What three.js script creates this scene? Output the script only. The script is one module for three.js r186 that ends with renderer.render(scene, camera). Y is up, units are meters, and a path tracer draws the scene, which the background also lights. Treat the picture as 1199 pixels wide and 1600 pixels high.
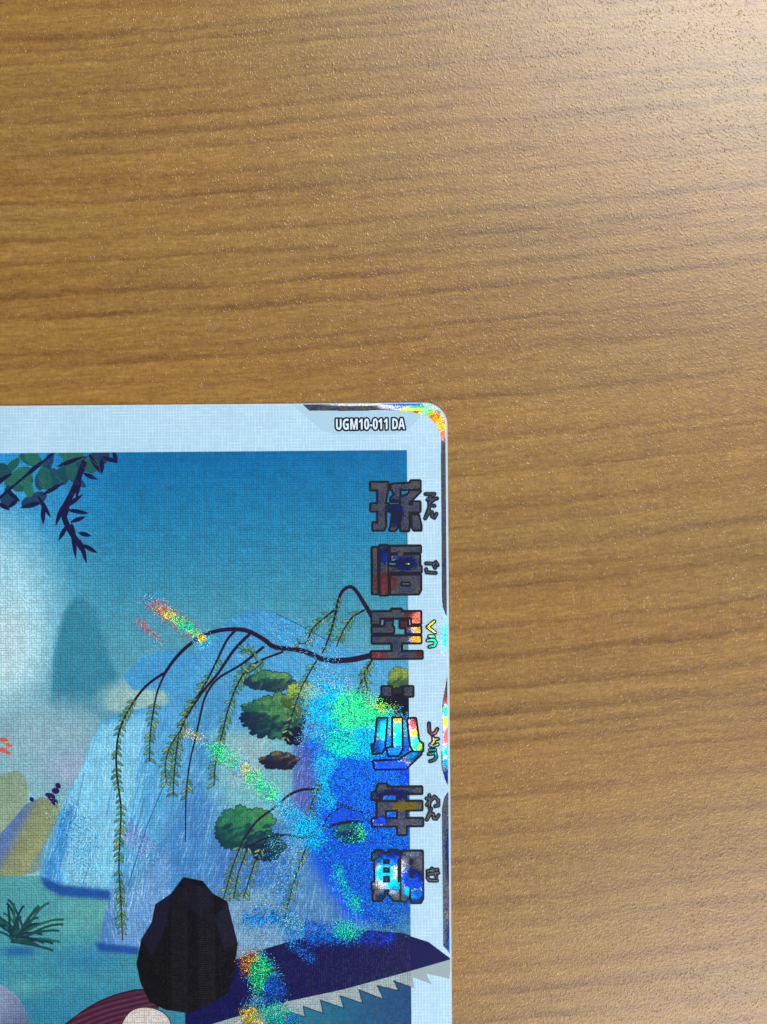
import * as THREE from 'three';
import { FontLoader } from 'three/addons/loaders/FontLoader.js';
import { createNoise2D } from 'simplex-noise';
import { RectAreaLightUniformsLib } from 'three/addons/lights/RectAreaLightUniformsLib.js';

// ---------------------------------------------------------------- camera, light, exposure
// One millimetre of table is 18 px of the photograph; the origin lies on the table below the lens.
const MM = 0.001, S = MM / 18;
const scene = new THREE.Scene();
scene.background = new THREE.Color(0.20, 0.21, 0.23);            // dim room around the lamps
const camera = new THREE.PerspectiveCamera(35.2, 767 / 1024, 0.01, 20);
camera.position.set(0, 0.14, 0);
camera.up.set(0, 0, -1);
camera.lookAt(0, 0, 0);
const renderer = new THREE.WebGLRenderer({ antialias: true });
renderer.toneMapping = THREE.LinearToneMapping;
renderer.toneMappingExposure = 1;
renderer.shadowMap.enabled = true;
RectAreaLightUniformsLib.init();
const LAMPS = [
  { at: [0.203, 0.60, -0.29], size: [0.30, 0.26], power: 15, color: [1, 0.99, 0.98], label: 'square white panel lamp shining on the table beyond the card code' },
  { at: [0.225, 0.60, 0.308], size: [0.26, 0.24], power: 10.5, color: [1, 0.975, 0.965], label: 'square white panel lamp shining on the table beside the picture' },
];

// ---------------------------------------------------------------- helpers
const clamp = (x, a = 0, b = 1) => Math.min(b, Math.max(a, x)), lerp = (a, b, t) => a + (b - a) * t;
const smooth = (a, b, x) => { const t = clamp((x - a) / (b - a)); return t * t * (3 - 2 * t); };
function rng(seed) { let a = seed >>> 0; return () => { a = (a + 0x6d2b79f5) | 0; let t = Math.imul(a ^ (a >>> 15), 1 | a); t = (t + Math.imul(t ^ (t >>> 7), 61 | t)) ^ t; return ((t ^ (t >>> 14)) >>> 0) / 4294967296; }; }
const PERM = new Float32Array(65536); { const r = rng(7); for (let i = 0; i < 65536; i++) PERM[i] = r(); }
const hash = (i, j) => PERM[((Math.imul(i, 73856093) ^ Math.imul(j, 19349663)) >>> 3) & 65535];
function noise(x, y) {
  const i = Math.floor(x), j = Math.floor(y), u = x - i, v = y - j, a = u * u * (3 - 2 * u), b = v * v * (3 - 2 * v);
  const p = hash(i, j), q = hash(i + 1, j), r = hash(i, j + 1), s = hash(i + 1, j + 1);
  return p + (q - p) * a + (r - p) * b + (p - q - r + s) * a * b;
}
const fbm = (x, y, n = 3) => { let s = 0, w = 0.5, t = 0; for (let k = 0; k < n; k++) { s += w * noise(x, y); t += w; x = x * 2.03 + 17.1; y = y * 2.03 + 5.7; w *= 0.5; } return s / t; };
function dataTexture(w, h, fill, srgb, wrap = THREE.ClampToEdgeWrapping) {   // fill(x, y, out) with y = 0 at v = 0
  const d = new Uint8Array(w * h * 4), o = [0, 0, 0];
  for (let y = 0, k = 0; y < h; y++) for (let x = 0; x < w; x++, k += 4) { fill(x, y, o); d[k] = clamp(o[0], 0, 255); d[k + 1] = clamp(o[1], 0, 255); d[k + 2] = clamp(o[2], 0, 255); d[k + 3] = 255; }
  const t = new THREE.DataTexture(d, w, h);
  t.magFilter = t.minFilter = THREE.LinearFilter; t.wrapS = t.wrapT = wrap; if (srgb) t.colorSpace = THREE.SRGBColorSpace; t.needsUpdate = true;
  return t;
}
const add = (o, parent = scene) => { parent.add(o); return o; };
function mesh(name, geometry, material, parent = scene) { const m = new THREE.Mesh(geometry, material); m.name = name; m.castShadow = m.receiveShadow = true; return add(m, parent); }

// ---------------------------------------------------------------- the table top
const TEX = 2048, TILE = 0.136, TS = TILE / S / TEX;                // texture pixel in photo pixels
const grainLines = []; { const r = rng(41); let g = -900; while (g < 2900) { g += 16 + 46 * r() * r() + 14 * r(); grainLines.push([g, 0.25 + 0.75 * r(), 1.6 + 3.2 * r(), r() * 50]); } }
const lineAt = new Int32Array(4000); { let k = 0; for (let i = 0; i < 4000; i++) { while (k < grainLines.length - 1 && grainLines[k + 1][0] < i - 900) k++; lineAt[i] = k; } }
const woodTexture = dataTexture(TEX, TEX, (i, j, o) => {
  const x = -624 + i * TS, y = -424 + (TEX - 1 - j) * TS;
  const bend = 22 * (noise(x / 700 + 3, y / 420) - 0.5) + 5 * (noise(x / 120, y / 90) - 0.5) + 2.2 * (noise(x / 26, y / 14) - 0.5);
  const g = y + 0.045 * x + 0.000032 * x * x + bend;
  let dark = 0;
  const k0 = lineAt[clamp(Math.floor(g + 900), 0, 3999)];
  for (let k = Math.max(0, k0 - 1); k <= Math.min(grainLines.length - 1, k0 + 2); k++) {
    const [at, s, w, ph] = grainLines[k], d = g - at + 2.2 * (noise(x / 9 + ph, k * 7.3) - 0.5);
    dark += s * (d < 0 ? Math.exp(-(d * d) / (w * w * 5)) : Math.exp(-(d * d) / (w * w * 0.8))) * (0.35 + 0.9 * noise(x / 150 + ph, k * 3.1));
  }
  const fibre = noise(x / 34, g / 2.4) - 0.5, fine = noise(x / 9, g / 1.7 + 40) - 0.5, band = fbm(x / 420 + 9, g / 26, 3) - 0.5, fleck = noise(x / 5 + 70, y / 3.4) - 0.5;
  const streak = smooth(0.68, 0.95, noise(x / 46 + 11, g / 3.1 + 91)), pore = smooth(0.8, 0.97, noise(x / 24 + 31, g / 2.3 + 13));
  const speck = hash(i, j) - 0.5, wisp = smooth(0.62, 0.95, noise(x / 17 + 8, g / 1.9 + 55)), rays = noise(x / 2.6 + 5, y / 6.5 + 31) - 0.5;
  const t = clamp(0.47 * dark, 0, 0.8) + 0.13 * pore - 0.15 * streak - 0.12 * wisp - 0.26 * fibre - 0.24 * fine - 0.34 * band - 0.24 * fleck - 0.16 * speck - 0.16 * rays;
  const m = 0.28 + t, warm = noise(x / 300 + 5, g / 60 + 2) - 0.5;
  o[0] = lerp(150, 97, m) + 4 * warm; o[1] = lerp(114, 63, m) - 3 * warm; o[2] = lerp(50, 22, m) - 6 * warm;
}, true, THREE.MirroredRepeatWrapping);
// pressed laminate grain: little pimples and short scratches, about 0.3 mm
const simplex = createNoise2D(rng(12));
const bumpTexture = dataTexture(2048, 2048, (i, j, o) => {          // 60 mm across
  const wx = 1.5 * simplex(i / 31, j / 31), wy = 1.5 * simplex(i / 29 + 40, j / 29), x = i + wx, y = j + wy;
  const a = simplex(x / 7.5, y / 11), b = simplex(x / 4.2 + 9, y / 4.6), c = simplex(x / 15 + 70, y / 12);
  const pimple = smooth(0.45, 1.0, a + 0.35 * c) * (0.4 + 0.6 * smooth(-0.5, 0.6, simplex(i / 60 + 7, j / 60))), dash = smooth(0.62, 0.95, simplex(x / 8 + 200, y / 4.4));
  o[0] = o[1] = o[2] = 255 * clamp(0.1 + 0.5 * pimple + 0.24 * dash + 0.06 * b + 0.07 * c);
}, false, THREE.MirroredRepeatWrapping);
const wood = new THREE.MeshPhysicalMaterial({ map: woodTexture, roughness: 0.28, bumpMap: bumpTexture, bumpScale: 0.000026, ior: 1.56 });
{
  const W = 0.8, T = 0.025, g = new THREE.BoxGeometry(W, T, W), p = g.attributes.position, uv = g.attributes.uv;
  // uv in photo metres: the map's (0, 0) corner lies at x = -624 px, y = 2024 px
  for (let i = 0; i < p.count; i++) uv.setXY(i, (p.getX(i) + (599.5 + 624) * S) / TILE, (-p.getZ(i) + (2024 - 800) * S) / TILE);
  bumpTexture.repeat.set(TILE / 0.060, TILE / 0.060);
  const table = mesh('table_top', g, wood);
  table.position.y = -T / 2;
  table.userData = { kind: 'structure', label: 'brown wood grain laminate table top under the card', category: 'table' };
}

// ---------------------------------------------------------------- lamps above the table, outside the picture
for (const [k, L] of LAMPS.entries()) {
  const g = new THREE.Group(); g.name = 'panel_lamp' + (k ? '_001' : ''); g.position.set(...L.at); g.lookAt(0, 0, 0); scene.add(g);
  g.userData = { label: L.label, category: 'lamp', group: 'panel lamps over the table' };
  const housing = mesh('housing', new THREE.BoxGeometry(L.size[0] + 0.03, L.size[1] + 0.03, 0.03), new THREE.MeshStandardMaterial({ color: 0xd8d8d8, roughness: 0.6 }), g);
  housing.position.z = -0.02;
  const diffuser = mesh('diffuser', new THREE.BoxGeometry(L.size[0], L.size[1], 0.004), new THREE.MeshStandardMaterial({ color: 0xffffff, emissive: new THREE.Color(...L.color), emissiveIntensity: 1.5 }), g);
  diffuser.position.z = -0.003;
  const light = new THREE.RectAreaLight(new THREE.Color(...L.color), L.power, L.size[0], L.size[1]);
  light.position.set(...L.at).multiplyScalar(0.994); light.lookAt(0, 0, 0); scene.add(light);
}

// ---------------------------------------------------------------- the card
// Card pieces are laid out in photo pixels; the card turns 0.45 degrees about the pixel (640, 640).
const CX = 174.5, CY = 1404, TURN = 0.45 * Math.PI / 180, THICK = 0.0003;
const card = new THREE.Group(); card.name = 'trading_card'; scene.add(card);
card.userData = { label: 'trading card with a misty blue mountain picture, pale border and rainbow foil lettering', category: 'card' };
{
  const dx = CX - 640, dy = CY - 640, c = Math.cos(-TURN), s = Math.sin(-TURN);
  card.position.set((640 + dx * c - dy * s - 599.5) * S, 0.00002, (640 + dx * s + dy * c - 800) * S);
  card.rotation.y = TURN;
}
const X = (px) => (px - CX) * S, Y = (py) => -(py - CY) * S;
function flat(shapes, height, box) {                                // shapes in card metres (y up the card), uv over the pixel box [x0, y0, x1, y1]
  const g = new THREE.ShapeGeometry(shapes, 10), p = g.attributes.position, uv = g.attributes.uv;
  if (box) for (let i = 0; i < p.count; i++) uv.setXY(i, (p.getX(i) / S + CX - box[0]) / (box[2] - box[0]), 1 - (CY - p.getY(i) / S - box[1]) / (box[3] - box[1]));
  g.rotateX(-Math.PI / 2); g.translate(0, height, 0);
  return g;
}
function poly(points) { const s = new THREE.Shape(); points.forEach(([x, y], i) => (i ? s.lineTo(X(x), Y(y)) : s.moveTo(X(x), Y(y)))); s.closePath(); return s; }
function roundRect(x0, y0, x1, y1, r) {
  const s = new THREE.Shape(), a = X(x0), b = X(x1), t = Y(y0), m = Y(y1); r *= S;
  s.moveTo(a + r, m); s.lineTo(b - r, m); s.absarc(b - r, m + r, r, -Math.PI / 2, 0); s.lineTo(b, t - r); s.absarc(b - r, t - r, r, 0, Math.PI / 2);
  s.lineTo(a + r, t); s.absarc(a + r, t - r, r, Math.PI / 2, Math.PI); s.lineTo(a, m + r); s.absarc(a + r, m + r, r, Math.PI, 1.5 * Math.PI);
  return s;
}
const CARD = [-355, 629.5, 699, 2178], ART = [-290, 703.5, 635.5, 2105], LAYER = 0.000015;
{
  const g = new THREE.ExtrudeGeometry(roundRect(CARD[0] + 0.8, CARD[1] + 0.8, CARD[2] - 0.8, CARD[3] - 0.8, 35), { depth: THICK - 0.00008, bevelThickness: 0.00004, bevelSize: 0.00004, bevelSegments: 2, curveSegments: 14 });
  g.rotateX(-Math.PI / 2); g.translate(0, 0.00004, 0);
  mesh('card_stock', g, new THREE.MeshStandardMaterial({ color: 0xb9c2c8, roughness: 0.7 }), card);
}
// border: pale blue ink on linen-pressed foil board
const weave = (x, y) => { const a = 0.5 + 0.5 * Math.cos(x * 2 * Math.PI / 4.7 + 0.5 * noise(y / 30, 2)), b = 0.5 + 0.5 * Math.cos(y * 2 * Math.PI / 4.9 + 0.5 * noise(x / 30, 8)); return Math.max(a * a * (0.3 + noise(x / 4.7, y / 14)), b * b * (0.3 + noise(x / 14, y / 4.9))); };
{
  const bw = 2048, bh = 2048, x0 = 0, y0 = 620, x1 = 712, y1 = 1640;
  const map = dataTexture(bw / 2, bh, (i, j, o) => {
    const x = x0 + (i + 0.5) / (bw / 2) * (x1 - x0), y = y1 - (j + 0.5) / bh * (y1 - y0), w = weave(x, y), n = noise(x / 60, y / 60) - 0.5, f = noise(x / 2.3, y / 2.3) - 0.5;
    o[0] = 154 + 25 * w + 6 * n + 9 * f; o[1] = 193 + 18 * w + 4 * n + 6 * f; o[2] = 216 + 13 * w + 3 * n + 4 * f;
  }, true, THREE.MirroredRepeatWrapping);
  const bump = dataTexture(bw / 2, bh, (i, j, o) => { const x = x0 + (i + 0.5) / (bw / 2) * (x1 - x0), y = y1 - (j + 0.5) / bh * (y1 - y0); o[0] = o[1] = o[2] = 255 * clamp(weave(x, y)); }, false, THREE.MirroredRepeatWrapping);
  const s = roundRect(CARD[0] + 1.2, CARD[1] + 0.7, CARD[2] - 1.8, CARD[3] - 1.2, 34);
  s.holes.push(poly([[ART[0], ART[1]], [ART[0], ART[3]], [ART[2], ART[3]], [ART[2], ART[1]]]));
  mesh('border', flat(s, THICK + LAYER, [x0, y0, x1, y1]), new THREE.MeshPhysicalMaterial({ map, bumpMap: bump, bumpScale: 0.000004, roughness: 0.36, metalness: 0.08, specularIntensity: 0.7 }), card);
}

// ---------------------------------------------------------------- the printed picture
const AW = 1352, AH = 2048, AK = AW / (ART[2] - ART[0]);
const canvas = (w, h) => { const c = document.createElement('canvas'); c.width = w; c.height = h; return c; };
const art = canvas(AW, AH), a = art.getContext('2d');
a.setTransform(AK, 0, 0, AH / (ART[3] - ART[1]), -ART[0] * AK, -ART[1] * AH / (ART[3] - ART[1]));
const R = rng(20240), pathOf = (c, pts, close = true) => { c.beginPath(); pts.forEach(([x, y], i) => (i ? c.lineTo(x, y) : c.moveTo(x, y))); if (close) c.closePath(); };
function curve(c, pts) { c.beginPath(); c.moveTo(...pts[0]); for (let i = 1; i < pts.length - 1; i++) c.quadraticCurveTo(pts[i][0], pts[i][1], (pts[i][0] + pts[i + 1][0]) / 2, (pts[i][1] + pts[i + 1][1]) / 2); c.lineTo(...pts[pts.length - 1]); }
function gradient(c, x0, y0, x1, y1, stops) { const g = c.createLinearGradient(x0, y0, x1, y1); stops.forEach(([t, k]) => g.addColorStop(t, k)); return g; }
function puff(c, x, y, rx, ry, color, blur = 0.5) { c.save(); c.translate(x, y); c.scale(1, ry / rx); const g = c.createRadialGradient(0, 0, rx * (1 - blur), 0, 0, rx); g.addColorStop(0, color); g.addColorStop(1, color.slice(0, 7) + '00'); c.fillStyle = g; c.beginPath(); c.arc(0, 0, rx, 0, 7); c.fill(); c.restore(); }
// inks: sky, moon, far peaks and cloud
a.fillStyle = gradient(a, 0, 700, 0, 1250, [[0, '#0b68a0'], [0.25, '#257fa8'], [0.5, '#4794ac'], [1, '#7fb0bc']]); a.fillRect(-300, 690, 960, 1430);
puff(a, -30, 740, 240, 150, '#2f9be0cc', 0.9);
puff(a, -30, 900, 210, 210, '#6fb6d099', 0.9); puff(a, -40, 955, 160, 190, '#9acdde', 0.45);
puff(a, -30, 1010, 120, 120, '#b4d6de', 0.6);
a.fillStyle = '#35809a'; pathOf(a, [[70, 1180], [84, 1010], [100, 950], [122, 925], [148, 945], [165, 1010], [190, 1075], [200, 1180]]); a.filter = 'blur(5px)'; a.fill(); a.filter = 'none';
puff(a, 30, 1150, 130, 90, '#86aebbee', 0.7); puff(a, 120, 1140, 110, 70, '#8fb2bfcc', 0.8); puff(a, 205, 1085, 66, 34, '#8fb7b8dd', 0.5); puff(a, 120, 1195, 80, 45, '#9aa6c4aa', 0.8);
a.fillStyle = gradient(a, 0, 1195, 30, 1330, [[0, '#7d937f'], [1, '#8ea98f']]); pathOf(a, [[-300, 1260], [-60, 1215], [0, 1203], [22, 1198], [36, 1207], [42, 1232], [30, 1300], [20, 1380], [-300, 1400]]); a.fill();
a.fillStyle = gradient(a, 0, 1260, 75, 1300, [[0, '#5a86a8'], [0.35, '#5572a6'], [0.55, '#7f8a6a'], [0.9, '#8d966c'], [1, '#6f8f90']]); pathOf(a, [[-40, 1330], [8, 1285], [38, 1250], [60, 1240], [88, 1243], [92, 1290], [70, 1350], [20, 1365], [-40, 1380]]); a.fill();
a.fillStyle = '#241c55'; for (const [x, y, r] of [[78, 1240, 7], [84, 1230, 6], [72, 1236, 4], [88, 1222, 5], [47, 1243, 4], [82, 1247, 6]]) { a.beginPath(); a.ellipse(x, y, r, r * 0.8, R(), 0, 7); a.fill(); }
// water
a.fillStyle = gradient(a, 0, 1360, 0, 1640, [[0, '#4f9a9c'], [0.4, '#43929f'], [0.75, '#2f7f9c'], [1, '#2d7f93']]); a.fillRect(-300, 1362, 960, 760);
for (let k = 0; k < 26; k++) puff(a, -200 + 800 * R(), 1390 + 230 * R(), 40 + 60 * R(), 12 + 22 * R(), ['#5fa9a6', '#2a6f98', '#6ab0a4', '#1f68a0'][k % 4] + '88', 0.9);
// the blue mountain with its facets
const peak = [[190, 1052], [222, 1022], [262, 1012], [305, 1016], [330, 1002], [342, 978], [372, 956], [398, 949], [432, 956], [462, 972], [492, 990], [520, 1004], [560, 1015], [600, 1024], [640, 1038], [640, 1520], [360, 1520], [212, 1478], [150, 1470], [166, 1388], [92, 1378], [58, 1364], [64, 1322], [84, 1280], [100, 1240], [124, 1198], [140, 1150], [158, 1120], [206, 1104], [262, 1098], [254, 1076], [206, 1074]];
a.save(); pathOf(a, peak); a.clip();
a.fillStyle = gradient(a, 300, 950, 420, 1500, [[0, '#3a8cc4'], [0.25, '#489ccb'], [0.5, '#5a9fc2'], [0.8, '#4a80b8'], [1, '#4478ac']]); a.fillRect(40, 930, 620, 600);
const facet = (color, pts, blur = 4) => { a.filter = `blur(${blur}px)`; a.fillStyle = color; pathOf(a, pts); a.fill(); a.filter = 'none'; };
facet('#74bfe0', [[60, 1370], [110, 1220], [150, 1130], [230, 1110], [210, 1250], [170, 1385]], 7);
facet('#3f8fd0', [[60, 1370], [92, 1262], [112, 1250], [90, 1378]], 3);
facet('#4f9fd0', [[230, 1110], [290, 1080], [300, 1190], [240, 1330], [170, 1380], [200, 1260]], 8);
facet('#3f80bc', [[240, 1330], [300, 1200], [330, 1260], [330, 1420], [210, 1480]], 10);
facet('#4590c0', [[270, 1090], [360, 1060], [380, 1160], [330, 1220], [300, 1190]], 10);
facet('#6fb0bc', [[320, 1140], [440, 1130], [470, 1200], [420, 1290], [350, 1260]], 10);
facet('#88b0b8', [[350, 1150], [420, 1150], [400, 1230], [350, 1220]], 8);
facet('#4c5fae', [[455, 1160], [490, 1120], [500, 1260], [455, 1300]], 8);
facet('#5f92c8', [[165, 1480], [200, 1390], [260, 1320], [270, 1480]], 6);
facet('#3c74b8', [[330, 1300], [440, 1280], [470, 1500], [340, 1520]], 10);
facet('#6a94b6', [[300, 1420], [420, 1380], [440, 1480], [330, 1500]], 10);
facet('#0a4ee4', [[500, 1190], [640, 1150], [640, 1440], [540, 1440], [480, 1340]], 14);  // here and next line: blue rainbow sheen of the foil put into the ink
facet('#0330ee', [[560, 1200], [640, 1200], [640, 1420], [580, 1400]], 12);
facet('#2790b8', [[500, 1080], [600, 1090], [600, 1170], [510, 1180]], 12);
facet('#3f7f9f', [[570, 1400], [640, 1400], [640, 1480], [580, 1470]], 6);
const hatch = (x0, y0, x1, y1, dx, dy, gap, color) => { a.strokeStyle = color; a.lineWidth = 0.9; const L = Math.hypot(dx, dy); for (let y = y0; y < y1; y += L * 0.9) for (let x = x0; x < x1; x += gap) { if (R() < 0.35) continue; const ox = gap * R(), oy = L * R(); a.beginPath(); a.moveTo(x + ox, y + oy); a.lineTo(x + ox + dx * (0.5 + R()), y + oy + dy * (0.5 + R())); a.stroke(); } };
hatch(60, 1120, 230, 1390, -4, 18, 4, '#b5e2f099'); hatch(300, 940, 640, 1060, 9, 9, 5, '#8cc8e466'); hatch(230, 1100, 480, 1480, -6, 14, 5, '#a9d4e466'); hatch(330, 1380, 640, 1490, 1, 12, 4, '#9cc4dc77'); hatch(160, 1380, 260, 1480, 2, 10, 5, '#b8dcee88');
a.lineWidth = 2; for (let k = 0; k < 60; k++) { const x = 60 + 560 * R(), y = 1090 + 360 * R(); a.strokeStyle = ['#8fd0ea55', '#2a5fa855', '#9fdcf055'][k % 3]; a.beginPath(); a.moveTo(x, y); a.lineTo(x - 6 - 14 * R(), y + 30 + 50 * R()); a.stroke(); }
a.restore();
puff(a, 228, 1086, 42, 17, '#8fb7b2dd', 0.45); puff(a, 190, 1096, 34, 14, '#8fb3b4cc', 0.5);
a.strokeStyle = '#2c62a0'; a.lineWidth = 1.6; curve(a, [[258, 1212], [236, 1260], [214, 1320], [196, 1380]]); a.stroke(); a.strokeStyle = '#5f9cc8'; curve(a, [[352, 1216], [334, 1262], [318, 1320]]); a.stroke();
a.strokeStyle = '#1d5496'; a.lineWidth = 1.3; curve(a, [[430, 957], [462, 972], [492, 990], [520, 1004]]); a.stroke();
a.fillStyle = '#1f4f9a'; pathOf(a, [[58, 1362], [92, 1377], [168, 1386], [168, 1400], [92, 1394], [66, 1380]]); a.filter = 'blur(3px)'; a.fill(); pathOf(a, [[142, 1466], [212, 1474], [212, 1486], [150, 1480]]); a.fill(); a.filter = 'none';
puff(a, 25, 1480, 40, 12, '#1c5aa0cc', 0.8);
// tree clumps on the rocks
function clump(x, y, rx, ry, base, tip, line, n = 26) {           // scalloped crown, lighter at its tip, hatched below
  const r = rng(Math.floor(x * 31 + y)), edge = []; for (let k = 0; k < n; k++) { const t = k / n * 6.283 + 0.12 * r(), m = 0.80 + 0.28 * r(); edge.push([x + rx * m * Math.cos(t), y + ry * m * Math.sin(t) * (Math.sin(t) > 0 ? 0.9 : 1)]); }
  a.beginPath(); a.moveTo(...edge[0]); for (let k = 0; k < n; k++) { const p = edge[k], e = edge[(k + 1) % n], mx = (p[0] + e[0]) / 2, my = (p[1] + e[1]) / 2; a.quadraticCurveTo(mx + (mx - x) * 0.22, my + (my - y) * 0.22, e[0], e[1]); } a.closePath();
  a.fillStyle = gradient(a, x - rx * 0.7, y + ry * 0.7, x + rx * 0.6, y - ry * 0.7, [[0, line], [0.35, base], [1, tip || base]]); a.fill(); a.strokeStyle = line; a.lineWidth = 1.3; a.stroke();
  a.save(); a.clip(); for (let k = 0; k < n * 3; k++) { const px = x + rx * (r() * 2 - 1), py = y + ry * (r() * 2 - 1), dark = py > y - ry * 0.2; a.fillStyle = (dark ? line : k % 2 ? base : tip || base) + '88'; a.beginPath(); a.ellipse(px, py, 4 + 5 * r(), 2 + 2.5 * r(), -0.4, 0, 7); a.fill(); a.strokeStyle = line + '77'; a.lineWidth = 0.9; a.beginPath(); a.moveTo(px, py); a.lineTo(px + 2, py + 5 + 5 * r()); a.stroke(); } a.restore();
}
clump(425, 1118, 52, 36, '#256650', '#5f9450', '#12283f', 40); clump(418, 1062, 38, 17, '#2f7058', '#66985a', '#163448', 22); clump(476, 1092, 38, 28, '#86a848', '#c0c258', '#3b5638', 30); clump(455, 1148, 16, 15, '#1d1d3c', null, '#120f28', 16); clump(434, 1186, 30, 14, '#2a2b46', '#8a7a3c', '#1d1a32', 22);
clump(378, 1292, 46, 36, '#236e54', '#3f8a54', '#103a44', 34); clump(410, 1318, 30, 24, '#12394f', '#1d5a50', '#0d2440', 22); clump(540, 1300, 26, 18, '#0d2f80', '#1e7a60', '#0a1f60', 20);
clump(622, 1064, 18, 22, '#6a8a40', '#8ea24a', '#2a4a38', 20); clump(614, 1098, 30, 26, '#15213c', '#1d2c3c', '#0c1228', 30); a.fillStyle = '#10142c'; pathOf(a, [[588, 1086], [640, 1080], [640, 1124], [612, 1124]]); a.fill();
// weeping branches and their leaves
const Z = (pts) => pts.map(([x, y]) => [150 + x / 2.664, 900 + y / 2.664]);
const bark = '#24142c';
function branch(pts, w0, w1) { const n = 40, s = new THREE.SplineCurve(pts.map((p) => new THREE.Vector2(...p))), q = s.getSpacedPoints(n); a.strokeStyle = bark; a.lineCap = 'round'; for (let i = 0; i < n; i++) { a.lineWidth = lerp(w0, w1, i / n); a.beginPath(); a.moveTo(q[i].x, q[i].y); a.lineTo(q[i + 1].x, q[i + 1].y); a.stroke(); } return s; }
function leaves(s, from, to, gap, size = 1) {
  const len = s.getLength(); for (let d = from * len; d < to * len; d += gap * (0.7 + 0.6 * R())) for (const side of [-1, 1]) { if (R() < 0.15) continue;
    const t = Math.min(1, d / len), p = s.getPointAt(t), v = s.getTangentAt(t), ang = Math.atan2(v.y, v.x) + side * (0.5 + 0.5 * R()), L = (4.2 + 2.2 * R()) * size;
    a.save(); a.translate(p.x, p.y); a.rotate(ang); a.fillStyle = ['#6f9a6a', '#86aa74', '#4f8460', '#5f8f5a'][Math.floor(R() * 4)]; a.strokeStyle = '#1e3f38'; a.lineWidth = 0.8; a.beginPath(); a.moveTo(0, 0); a.quadraticCurveTo(L * 0.9, -L * 0.62, L * 1.9, 0); a.quadraticCurveTo(L * 0.9, L * 0.62, 0, 0); a.fill(); a.stroke(); a.restore(); }
}
const strands = [
  [Z([[280, 400], [250, 470], [235, 540], [220, 640], [215, 760]]), 3, 1.5, 0.35, 1], [Z([[275, 395], [200, 450], [140, 530], [95, 620], [78, 720], [80, 820], [95, 950], [90, 1080], [85, 1190], [92, 1350], [98, 1500]]), 4, 1.6, 0.14, 0.98],
  [Z([[575, 220], [540, 260], [500, 340], [470, 400], [430, 470], [380, 540], [350, 620]]), 4, 1.6, 0.3, 1], [Z([[640, 230], [570, 300], [500, 400], [440, 470], [380, 560], [340, 650], [320, 780], [312, 910]]), 5, 1.5, 0.45, 1],
  [Z([[690, 290], [600, 360], [500, 420], [450, 490], [430, 560], [410, 650], [380, 780], [365, 920], [362, 1095]]), 4, 1.5, 0.72, 0.8], [Z([[770, 310], [650, 360], [590, 430], [545, 540], [520, 640], [490, 760], [483, 860]]), 3.4, 1.4, 0.2, 1],
  [Z([[340, 640], [300, 700], [280, 780], [285, 850]]), 2, 1.2, 0, 1], [Z([[660, 340], [630, 300], [590, 310]]), 1.5, 1, 0, 1], [Z([[690, 350], [640, 390], [600, 400]]), 1.5, 1, 0, 1],
  [Z([[910, 350], [880, 400], [840, 480], [800, 600], [780, 680]]), 2.4, 1.2, 0.05, 1], [Z([[1150, 330], [1100, 430], [1060, 540], [1045, 620], [1040, 760]]), 3, 1.2, 0.05, 0.6], [Z([[1140, 350], [1110, 400], [1120, 470], [1100, 560], [1090, 700]]), 1.8, 1, 0.1, 0.5],
  [Z([[985, 140], [900, 210], [870, 270], [835, 275]]), 3, 1.4, 0.1, 1], [Z([[1110, 140], [1060, 170], [1020, 230], [995, 290]]), 3, 1.6, 0.1, 0.9], [Z([[1000, 730], [940, 840], [890, 930], [870, 1030]]), 2, 1.2, 0, 0.9], [Z([[1140, 760], [1080, 880], [1045, 1000]]), 2, 1.2, 0.1, 0.2],
  [Z([[870, 1100], [840, 1180], [800, 1300], [770, 1420]]), 2.2, 1.4, 0.1, 1], [Z([[600, 1090], [560, 1190], [530, 1290], [500, 1390]]), 2.2, 1.2, 0.1, 1], [Z([[620, 1120], [580, 1230], [560, 1330]]), 2, 1.2, 0, 1], [Z([[700, 1080], [650, 1180], [620, 1270], [600, 1330]]), 2, 1.2, 0.2, 1],
];
branch(Z([[1150, 325], [1050, 345], [950, 345], [850, 305], [740, 290], [690, 255], [620, 220], [540, 215], [450, 235], [380, 280], [320, 340], [275, 405]]), 9, 4.5);
const twig = branch(Z([[1150, 180], [1110, 110], [1070, 50], [1040, 45], [1010, 80], [985, 180], [960, 260], [935, 315]]), 7, 2.2); leaves(twig, 0.5, 0.95, 9, 0.8);
branch(Z([[1145, 990], [1020, 950], [950, 890], [870, 880], [800, 900], [740, 950], [660, 1010], [600, 1090]]), 5, 3); branch(Z([[1145, 1015], [1020, 1020], [940, 1045], [860, 1080], [780, 1070], [700, 1080], [620, 1120]]), 5, 2.5); branch(Z([[1020, 950], [960, 990], [930, 1040]]), 3, 2);
for (const [pts, w0, w1, f, t] of strands) { const s = branch(pts, w0, w1); leaves(s, f, t, 9.2, 1.15); }
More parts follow.
